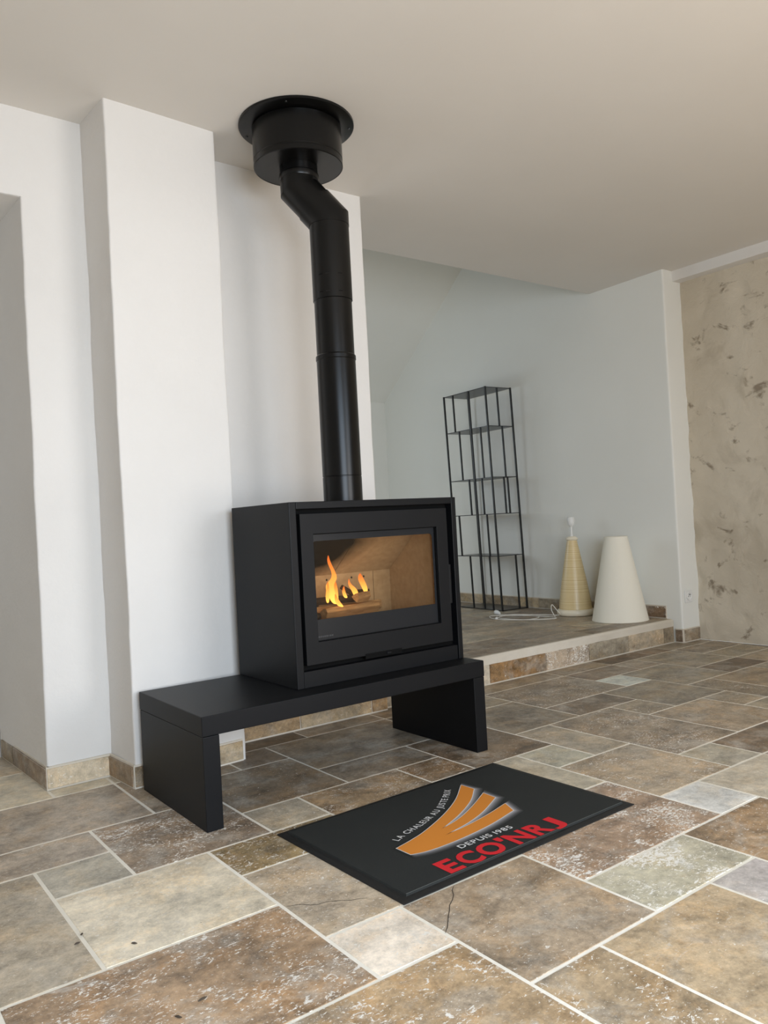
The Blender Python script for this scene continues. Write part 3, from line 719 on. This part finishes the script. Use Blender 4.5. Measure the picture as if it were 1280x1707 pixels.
mid = (k1+k2)/2
mb.tube([m1, k1, k1+(mid-k1)*.98], rp+.0025, 56, ref=(0, 1, 0)); mb.build('elbow', 'pipe', flue, smooth=True, angle=30)
mb = MB(); mb.tube([mid-(mid-k1)*.02, k2, m2], rp-.001, 56, ref=(0, 1, 0)); mb.build('elbow', 'pipe', flue, smooth=True, angle=30)
ringpart('upper_stub', [(rp-.001, 2.232), (rp+.0015, 2.238), (rp+.0015, 2.252), (rp-.002, 2.256), (rp-.002, 2.300)], (fxc, fyc), flue)
box_ = thing('ceiling_flue_box', (fxc, fyc, 2.28), 'round black drum and wide flange where the flue meets the ceiling', 'flue box')
ringpart('drum', [(.05, 2.2815), (.168, 2.2815), (.170, 2.280), (.1728, 2.282), (.1728, 2.300), (.1712, 2.302), (.1712, 2.306), (.1728, 2.308), (.1728, 2.43), (.16, 2.44)], (fxc, fyc), box_, 72)
ringpart('flange', [(.16, 2.437), (.218, 2.437), (.2235, 2.440), (.2235, 2.4485), (.17, 2.4490)], (fxc, fyc), box_, 72)
for a in (-.55, 1.0, 2.3, 4.0):
    mb = MB(); c = (fxc+.205*math.cos(a), fyc+.205*math.sin(a)); mb.lathe([(.0005, 2.433), (.004, 2.4335), (.005, 2.4372)], c, 10); mb.build('screw', 'screw', box_, smooth=True)

# ------------------------------------------------------------------ door mat with print
mo = Vector((1.097, 1.477)); mxv = Vector((.999838, .017995)); myv = Vector((-.017995, .999838))
mat = thing('door_mat', (mo.x, mo.y, 0), 'black rectangular mat with orange logo and red lettering on the tiles', 'mat')
mat.rotation_euler = (0, 0, math.atan2(mxv.y, mxv.x))
def matpart(name, mb, m, parent=None, **kw):
    me = bpy.data.meshes.new(name); me.from_pydata(mb.v, [], mb.f); me.update(); me.materials.append(M[m])
    o = bpy.data.objects.new(name, me); col.objects.link(o); o.parent = parent or mat
    return o
ML, MWD = .889, .588
mb = MB(); c = .012
o4 = [(-.003,0),(ML,0),(ML+.002,MWD+.004),(-.006,MWD-.008)]
i4 = [(c,c),(ML-c,c),(ML-c,MWD-c),(c-.004,MWD-c-.004)]
mb.add([(x,y,0.0005) for x,y in o4]+[(x,y,.003) for x,y in o4]+[(x,y,.0045) for x,y in i4], [(3,2,1,0),(8,9,10,11)]+[(k,(k+1)%4,4+(k+1)%4,4+k) for k in range(4)]+[(4+k,4+(k+1)%4,8+(k+1)%4,8+k) for k in range(4)])
matpart('rubber_border', mb, 'mat_rubber')
e = .022; q4 = [(e,e),(ML-e,e),(ML-e,MWD-e),(e-.004,MWD-e-.004)]; s4 = [(x+(.003 if x < .4 else -.003), y+(.003 if y < .3 else -.003)) for x, y in q4]
zt = .0085
mb = MB(); mb.add([(x,y,.004) for x,y in q4]+[(x,y,zt) for x,y in s4], [(4,5,6,7)]+[(k,(k+1)%4,4+(k+1)%4,4+k) for k in range(4)]); matpart('pile_pad', mb, 'mat_pile')
mb = MB(); mb.add([(s4[0][0], s4[0][1], zt+.0003), (s4[1][0], s4[1][1], zt+.0003), (s4[1][0], s4[1][1]+.0022, zt+.0003), (s4[0][0], s4[0][1]+.0022, zt+.0003)], [(0,1,2,3)]); matpart('edge_line', mb, 'mat_edge')
lo = [(0.1704,0.244),(0.2397,0.2597),(0.3071,0.2815),(0.4231,0.3344),(0.5333,0.4015),(0.6359,0.4866),(0.6388,0.4296),(0.5556,0.3601),(0.4535,0.3019),(0.3447,0.2568),
      (0.4311,0.2783),(0.5289,0.3225),(0.633,0.3807),(0.6299,0.3247),(0.5199,0.2687),(0.4283,0.2373),(0.323,0.2172),(0.4171,0.2245),(0.5195,0.2427),(0.6139,0.267),
      (0.5889,0.2104),(0.4724,0.1835),(0.3651,0.1705),(0.2741,0.1681),(0.2142,0.1732),(0.1724,0.1859)]
hard = {0, 5, 6, 9, 12, 13, 16, 19, 20, 25}
def densify(pts):
    n_ = len(pts); out = []
    for i in range(n_):
        p0, p1, p2, p3 = [Vector(pts[(i+k) % n_]) for k in (-1, 0, 1, 2)]
        if i in hard: p0 = p1-(p2-p1)
        if (i+1) % n_ in hard: p3 = p2+(p2-p1)
        steps = 1 if (i in hard and (i+1) % n_ in hard) else 6
        for s in range(steps):
            t_ = s/steps
            out.append(.5*((2*p1)+(-p0+p2)*t_+(2*p0-5*p1+4*p2-p3)*t_*t_+(-p0+3*p1-3*p2+p3)*t_**3))
    return out
dl = densify(lo)
def offset(pts, d):
    out = []; n_ = len(pts)
    for i in range(n_):
        a, b, c_ = pts[i-1], pts[i], pts[(i+1) % n_]
        e1 = (b-a).normalized(); e2 = (c_-b).normalized(); n1 = Vector((e1.y, -e1.x)); n2 = Vector((e2.y, -e2.x))
        m = (n1+n2)
        m = m/max(.5, m.dot(n1)) if m.length > 1e-6 else n1
        out.append(b+m*d)
    return out
area2 = sum(dl[i].x*dl[(i+1) % len(dl)].y-dl[(i+1) % len(dl)].x*dl[i].y for i in range(len(dl)))
sg = 1 if area2 > 0 else -1
def flat_poly(name, pts, z, m, parent=None):
    bm = bmesh.new(); vs = [bm.verts.new((p.x, p.y, z)) for p in pts]; f = bm.faces.new(vs)
    bmesh.ops.triangulate(bm, faces=[f], ngon_method='EAR_CLIP'); bm.normal_update()
    for f in bm.faces:
        if f.normal.z < 0: f.normal_flip()
    me = bpy.data.meshes.new(name); bm.to_mesh(me); bm.free(); me.materials.append(M[m])
    o = bpy.data.objects.new(name, me); col.objects.link(o); o.parent = parent or mat; return o
logo = flat_poly('logo', dl, zt+.0012, 'print_orange')
# pale outline and soft grey halo of the print
rings = [offset(dl, sg*d) for d in (-.0005, .0024)]
mb = MB(); n_ = len(dl)
mb.add([(p.x, p.y, zt+.0010) for r in rings for p in r], [(i, (i+1) % n_, n_+(i+1) % n_, n_+i) for i in range(n_)])
lol = matpart('logo_outline', mb, 'print_white', logo)
hd = [.0, .004, .009, .016, .024]; hv = [1.0, .72, .38, .12, 0.0]
def halo_shift(d): return Vector((d*.35, -d*.35))
vs = []; cv = []
rg = [[p+halo_shift(d) for p in offset(dl, sg*d*.8)] for d in hd]
me = bpy.data.meshes.new('logo_halo')
hvv = [(p.x, p.y, zt+.0006-k*.00010) for k, r in enumerate(rg) for p in r]
me.from_pydata(hvv, [], [(k*n_+i, k*n_+(i+1) % n_, (k+1)*n_+(i+1) % n_, (k+1)*n_+i) for k in range(len(hd)-1) for i in range(n_)]); me.update()
ca = me.color_attributes.new('fade', 'FLOAT_COLOR', 'POINT')
for k in range(len(hd)):
    for i in range(n_):
        # the halo shows along the lower right of each blade only
        a, b = dl[i-1], dl[(i+1) % n_]; e1 = (b-a).normalized(); nrm = Vector((e1.y, -e1.x))*sg
        s = max(0.0, min(1.0, .25+.9*nrm.dot(Vector((.75, -.66))))); v = hv[k]*s
        ca.data[k*n_+i].color = (v, v, v, 1)
me.materials.append(M['print_glow']); ho = bpy.data.objects.new('logo_halo', me); col.objects.link(ho); ho.parent = logo

def text_mesh(body, bold):
    cu = bpy.data.curves.new('t', 'FONT'); cu.body = body; cu.size = 1; cu.offset = bold; cu.resolution_u = 4
    ob = bpy.data.objects.new('t', cu); col.objects.link(ob)
    dg = bpy.context.evaluated_depsgraph_get(); me = bpy.data.meshes.new_from_object(ob.evaluated_get(dg))
    col.objects.unlink(ob); bpy.data.objects.remove(ob); bpy.data.curves.remove(cu); return me
def bounds(me):
    xs = [v.co.x for v in me.vertices]; ys = [v.co.y for v in me.vertices]; return min(xs), max(xs), min(ys), max(ys)
CAP = bounds(text_mesh('H', 0))[3]
def line_text(name, body, x0, x1, base, cap, m, bold, zz):
    me = text_mesh(body, bold); a, b, c_, d = bounds(me); sx = (x1-x0)/(b-a); sy = cap/CAP
    for v in me.vertices: v.co = (x0+(v.co.x-a)*sx, base+v.co.y*sy, zz)
    me.materials.clear(); me.materials.append(M[m]); me.name = name
    o = bpy.data.objects.new(name, me); col.objects.link(o); o.parent = mat; return o
bv, bf = [], []
for ch, xa, xb, za, zb_ in (('E', .173, .226, .029, .103), ('C', .236, .302, .028, .104), ('O', .308, .388, .028, .104), ("'", .393, .413, .078, .105), ('N', .420, .490, .029, .103), ('R', .503, .567, .029, .103), ('J', .570, .622, .021, .103)):
    me = text_mesh(ch, .036); a, b, c_, d = bounds(me); o0 = len(bv)
    bv += [(xa+(v.co.x-a)/(b-a)*(xb-xa), za+(v.co.y-c_)/(d-c_)*(zb_-za), zt+.0010) for v in me.vertices]
    bf += [tuple(i+o0 for i in pl.vertices) for pl in me.polygons]
mb = MB(); mb.add(bv, bf); matpart('red_lettering', mb, 'print_red')
def spaced(name, body, x0, x1, base, cap, m, bold, zz, gap, space):
    its = []; adv = 0; vv, ff = [], []
    for ch in body:
        if ch == ' ': adv += space; continue
        me = text_mesh(ch, bold); a, b, c_, d = bounds(me); its.append((me, adv-a)); adv += (b-a)+gap
    sx = (x1-x0)/(adv-gap); sy = cap/CAP
    for me, off in its:
        o0 = len(vv); vv += [(x0+(v.co.x+off)*sx, base+v.co.y*sy, zz) for v in me.vertices]; ff += [tuple(i+o0 for i in pl.vertices) for pl in me.polygons]
    mb = MB(); mb.add(vv, ff); return matpart(name, mb, m)
spaced('white_lettering', 'DEPUIS 1985', .293, .494, .1205, .0205, 'print_white', .016, zt+.0011, .13, .28)
# slogan set letter by letter along the curve of the logo
cur = [Vector(p) for p in ((.2045,.2785),(.2520,.2975),(.3178,.3173-.003),(.3963,.3449),(.4560,.3760),(.5096,.4150),(.5500,.4480),(.5850,.4815))]
seg_l = [(b-a).length for a, b in zip(cur, cur[1:])]; tot = sum(seg_l)
def at_len(s):
    for k, L in enumerate(seg_l):
        if s <= L or k == len(seg_l)-1:
            a, b = cur[k], cur[k+1]; return a+(b-a)*(s/L), (b-a).normalized()
        s -= L
body = 'LA CHALEUR AU JUSTE PRIX'; items = []; adv = 0
for ch in body:
    if ch == ' ': adv += .32; continue
    me = text_mesh(ch, .012); a, b, c_, d = bounds(me); items.append((me, adv, a, b)); adv += (b-a)+.17
scl = tot/adv; allv = []; allf = []
for me, s, a, b in items:
    p, t_ = at_len((s+(b-a)/2)*scl); nv = Vector((-t_.y, t_.x)); o0 = len(allv)
    for v in me.vertices:
        q = p+t_*((v.co.x-(a+b)/2)*scl)+nv*(v.co.y*.0205/CAP); allv.append((q.x, q.y, zt+.0011))
    allf += [tuple(i+o0 for i in pl.vertices) for pl in me.polygons]
mb = MB(); mb.add(allv, allf); matpart('white_lettering', mb, 'print_white')

# ------------------------------------------------------------------ metal shelf
SH = Vector((4.352, 4.39, ZP)); sa = 1.50
su = Vector((math.cos(sa), math.sin(sa), 0)); sv = Vector((math.sin(sa), -math.cos(sa), 0)); lean = Vector((-.029, .029, 1.755))/1.755
SW, SD = .532, .258
shelf = thing('metal_shelf', SH, 'tall slim black metal open shelf leaning slightly against the pale wall', 'shelf')
def SP(a, b, z): return SH+su*a+sv*b+lean*z
levels = [.006, .428, .758, 1.045, 1.446, 1.750]
def bar(name, a, b, z0, z1, r=.0055):
    mb = MB(); p, q = SP(a, b, z0), SP(a, b, z1)
    vs = [p+su*i*r+sv*j*r for i, j in ((-1,-1),(1,-1),(1,1),(-1,1))]+[q+su*i*r+sv*j*r for i, j in ((-1,-1),(1,-1),(1,1),(-1,1))]
    mb.add(vs, [(0,1,2,3),(7,6,5,4),(0,4,5,1),(1,5,6,2),(2,6,7,3),(3,7,4,0)]); return mb.build(name, 'shelfmetal', shelf)
for a in (0, SW):
    for b in (0, SD): bar('corner_post', a, b, 0.001, 1.755, .006)
bar('upright', .207, 0, .01, 1.752)
for z in levels:
    mb = MB(); t_ = .003
    vs = [SP(a, b, z-t_) for a, b in ((0,0),(SW,0),(SW,SD),(0,SD))]+[SP(a, b, z+t_) for a, b in ((0,0),(SW,0),(SW,SD),(0,SD))]
    mb.add(vs, [(0,1,2,3),(7,6,5,4),(0,4,5,1),(1,5,6,2),(2,6,7,3),(3,7,4,0)]); mb.build('shelf_plate', 'shelf_plate', shelf)
for lv, fa, sb in ((4, [.412], [.117]), (3, [.362, .094], [.143]), (2, [.282, .123], [.120, .158]), (1, [.449, .096], []), (0, [.346, .103], [.179])):
    for a in fa: bar('divider', a, 0, levels[lv], levels[lv+1])
    for b in sb: bar('divider', 0, b, levels[lv], levels[lv+1])

# ------------------------------------------------------------------ lamp base, its cord and the loose shade
lx, ly = 4.478, 3.775
lamp = thing('table_lamp', (lx, ly, ZP), 'tall cone lamp base wound in straw-coloured reed, without its shade', 'lamp')
def LP(name, prof, m, par=lamp, seg=56, ang=40): mb = MB(); mb.lathe([(r, ZP+z) for r, z in prof], (lx, ly), seg); return mb.build(name, m, par, smooth=True, angle=ang)
LP('foot', [(.118,.001),(.128,.004),(.134,.014),(.135,.026),(.131,.038),(.120,.046),(.10,.048)], 'cream_ceramic')
body_p = [(.117,.046)]+[(.117-(.117-.034)*((t_/14)**1.18) if t_ else .117, .046+.494*t_/14) for t_ in range(1, 15)]
LP('body', body_p, 'lamp_body')
LP('collar', [(.036,.535),(.046,.545),(.044,.551),(.032,.562),(.020,.566)], 'cream_ceramic')
LP('stem', [(.0085,.560),(.0085,.640)], 'white_plastic')
so = LP('bulb_socket', [(.010,.635),(.020,.645),(.024,.660),(.0255,.676),(.0255,.682),(.024,.684),(.024,.702),(.020,.704),(.0195,.690)], 'white_plastic')
cordp = [(lx-.11,ly+.06),(lx-.18,ly+.20),(lx-.30,ly+.36),(lx-.44,ly+.34),(lx-.44,ly+.10),(lx-.30,ly-.06),(lx-.21,ly+.06),(lx-.28,ly+.30),(lx-.42,ly+.44),(lx-.50,ly+.30),(lx-.42,ly+.08),(lx-.28,ly+.10),(lx-.24,ly+.30),(lx-.33,ly+.46)]
cp = [Vector((x, y, ZP+.004+.003*(k % 3))) for k, (x, y) in enumerate(cordp)]
def spline(P, n=8):
    out = []
    for i in range(len(P)-1):
        p0 = P[max(i-1, 0)]; p1 = P[i]; p2 = P[i+1]; p3 = P[min(i+2, len(P)-1)]
        for s in range(n):
            t_ = s/n; out.append(.5*((2*p1)+(-p0+p2)*t_+(2*p0-5*p1+4*p2-p3)*t_*t_+(-p0+3*p1-3*p2+p3)*t_**3))
    return out+[P[-1]]
mb = MB(); mb.tube(spline(cp), .0032, 8); cord = mb.build('cord', 'cord', lamp, smooth=True)
tw = spline([Vector((lx-.20,ly+.02,ZP+.006)), Vector((lx-.19,ly+.06,ZP+.05)), Vector((lx-.17,ly+.07,ZP+.085)), Vector((lx-.14,ly+.05,ZP+.04)), Vector((lx-.125,ly+.03,ZP+.012))])
mb = MB(); mb.tube(tw, .003, 8); mb.build('cord', 'cord', lamp, smooth=True)
e = cp[-1]; mb = MB(); mb.tube([e+Vector((0,-.02,.012)), e+Vector((.004,.005,.014)), e+Vector((.008,.03,.016)), e+Vector((.009,.036,.016))], [.008,.018,.018,.014], 14); pl = mb.build('plug', 'white_plastic', lamp, smooth=True)
e = cp[9]; mb = MB(); mb.tube([e+Vector((-.02,-.012,.006)), e+Vector((-.012,-.008,.007)), e+Vector((.012,.008,.007)), e+Vector((.02,.012,.006))], [.004,.010,.010,.004], 10); mb.build('cord_switch', 'white_plastic', lamp, smooth=True)

hx, hy = 4.408, 3.340
shd = thing('lamp_shade', (hx, hy, ZP), 'tall cream conical lampshade standing on the raised floor', 'lampshade')
mb = MB(); mb.lathe([(.184, ZP+.001), (.0755, ZP+.562), (.0735, ZP+.562), (.182, ZP+.001)], (hx, hy), 64, False); mb.build('shade_cone', 'shade', shd, smooth=True)
for z, r in ((ZP+.0025, .1835), (ZP+.560, .0757)):
    mb = MB(); pts = [(hx+r*math.cos(2*math.pi*k/48), hy+r*math.sin(2*math.pi*k/48), z) for k in range(49)]; mb.tube(pts, .0022, 6, False); mb.build('rim_wire', 'shade', shd, smooth=True)
mb = MB()
for k in range(3):
    a = k*2.094; mb.tube([(hx, hy, ZP+.53), (hx+.074*math.cos(a), hy+.074*math.sin(a), ZP+.552)], .0018, 6)
mb.tube([(hx+.021*math.cos(2*math.pi*k/24), hy+.021*math.sin(2*math.pi*k/24), ZP+.53) for k in range(25)], .0018, 6, False)
mb.build('shade_carrier', 'screw', shd, smooth=True)

# ------------------------------------------------------------------ wall socket on the pilaster
skx, skz = 4.677, .297
sock = thing('wall_socket', (skx, 3.0, skz), 'small square white wall socket low on the white pilaster', 'socket')
boxpart('cover_plate', (skx-.040, 2.991, skz-.040), (skx+.040, 2.9985, skz+.040), 'white_plastic', sock, .003)
mb = MB()
segn = 28; vs = []; prof = [(.027, 2.9905), (.0255, 2.986), (.0225, 2.986), (.021, 2.9895), (.001, 2.9895)]
for r, y in prof: vs += [(skx+r*math.cos(2*math.pi*k/segn), y, skz+r*math.sin(2*math.pi*k/segn)) for k in range(segn)]
mb.add(vs, [(i*segn+(k+1) % segn, i*segn+k, (i+1)*segn+k, (i+1)*segn+(k+1) % segn) for i in range(len(prof)-1) for k in range(segn)])
mb.build('outlet_ring', 'white_plastic', sock, smooth=True)
for dx_ in (-.0095, .0095):
    mb = MB(); mb.tube([(skx+dx_, 2.9898, skz), (skx+dx_, 2.9885, skz)], .0026, 10); mb.build('pin_hole', 'dark_hole', sock)
mb = MB(); mb.tube([(skx, 2.9895, skz+.012), (skx, 2.980, skz+.012)], .0024, 10); mb.build('earth_pin', 'screw', sock)

# hairline cracks in two floor tiles and a few dark crumbs lying on the floor
M['crack'] = simple('dark_crack', (.06, .045, .032, 1), .9)
def crack(pts, wd):
    mb = MB(); P = [Vector((x, y, .0003)) for x, y in pts]; L = []
    for i, p in enumerate(P):
        d = (P[min(i+1, len(P)-1)]-P[max(i-1, 0)]).normalized(); n_ = Vector((-d.y, d.x, 0))*wd*(.35 if i in (0, len(P)-1) else 1); L += [p-n_, p+n_]
    mb.add(L, [(2*i, 2*i+2, 2*i+3, 2*i+1) for i in range(len(P)-1)]); mb.build('crack', 'crack', floor)
def jag(a, b, n, amp, seed):
    r = random.Random(seed); a, b = Vector(a), Vector(b); d = (b-a); nn = Vector((-d.y, d.x)).normalized()
    return [tuple(a+d*(i/n)+nn*(r.uniform(-amp, amp) if 0 < i < n else 0)) for i in range(n+1)]
crack(jag((1.246, 1.473), (1.084, 1.32), 9, .004, 1), .0011)
crack(jag((0.885, 1.661), (1.052, 1.565), 10, .005, 2), .0010)
def crumb(x, y, a, ln, label):
    mb = MB(); mb.tube([(-ln/2,0,.0022),(-ln/4,.0006,.0026),(0,0,.0028),(ln/4,-.0006,.0026),(ln/2,0,.0022)], [.0006,.0018,.0022,.0018,.0005], 8)
    o = mb.build('crumb', 'crack', None, smooth=True); o.location = (x, y, 0); o.rotation_euler = (0, 0, a); tag(o, label, 'crumb', 'dark crumbs on the floor')
crumb(0.4590, 1.8290, 0.30, 0.014, 'dark crumb beside the joint left of the pale tile')
crumb(0.4780, 1.8630, 1.00, 0.010, 'tiny dark crumb on the joint of the pale tile')
crumb(0.5550, 1.7420, 2.40, 0.014, 'dark crumb lying alone on the pale tile')
crumb(0.5850, 1.4480, 0.20, 0.020, 'longest dark crumb on the big brown tile')
crumb(0.5280, 1.4260, 2.20, 0.016, 'dark crumb nearest the lower edge on the big brown tile')
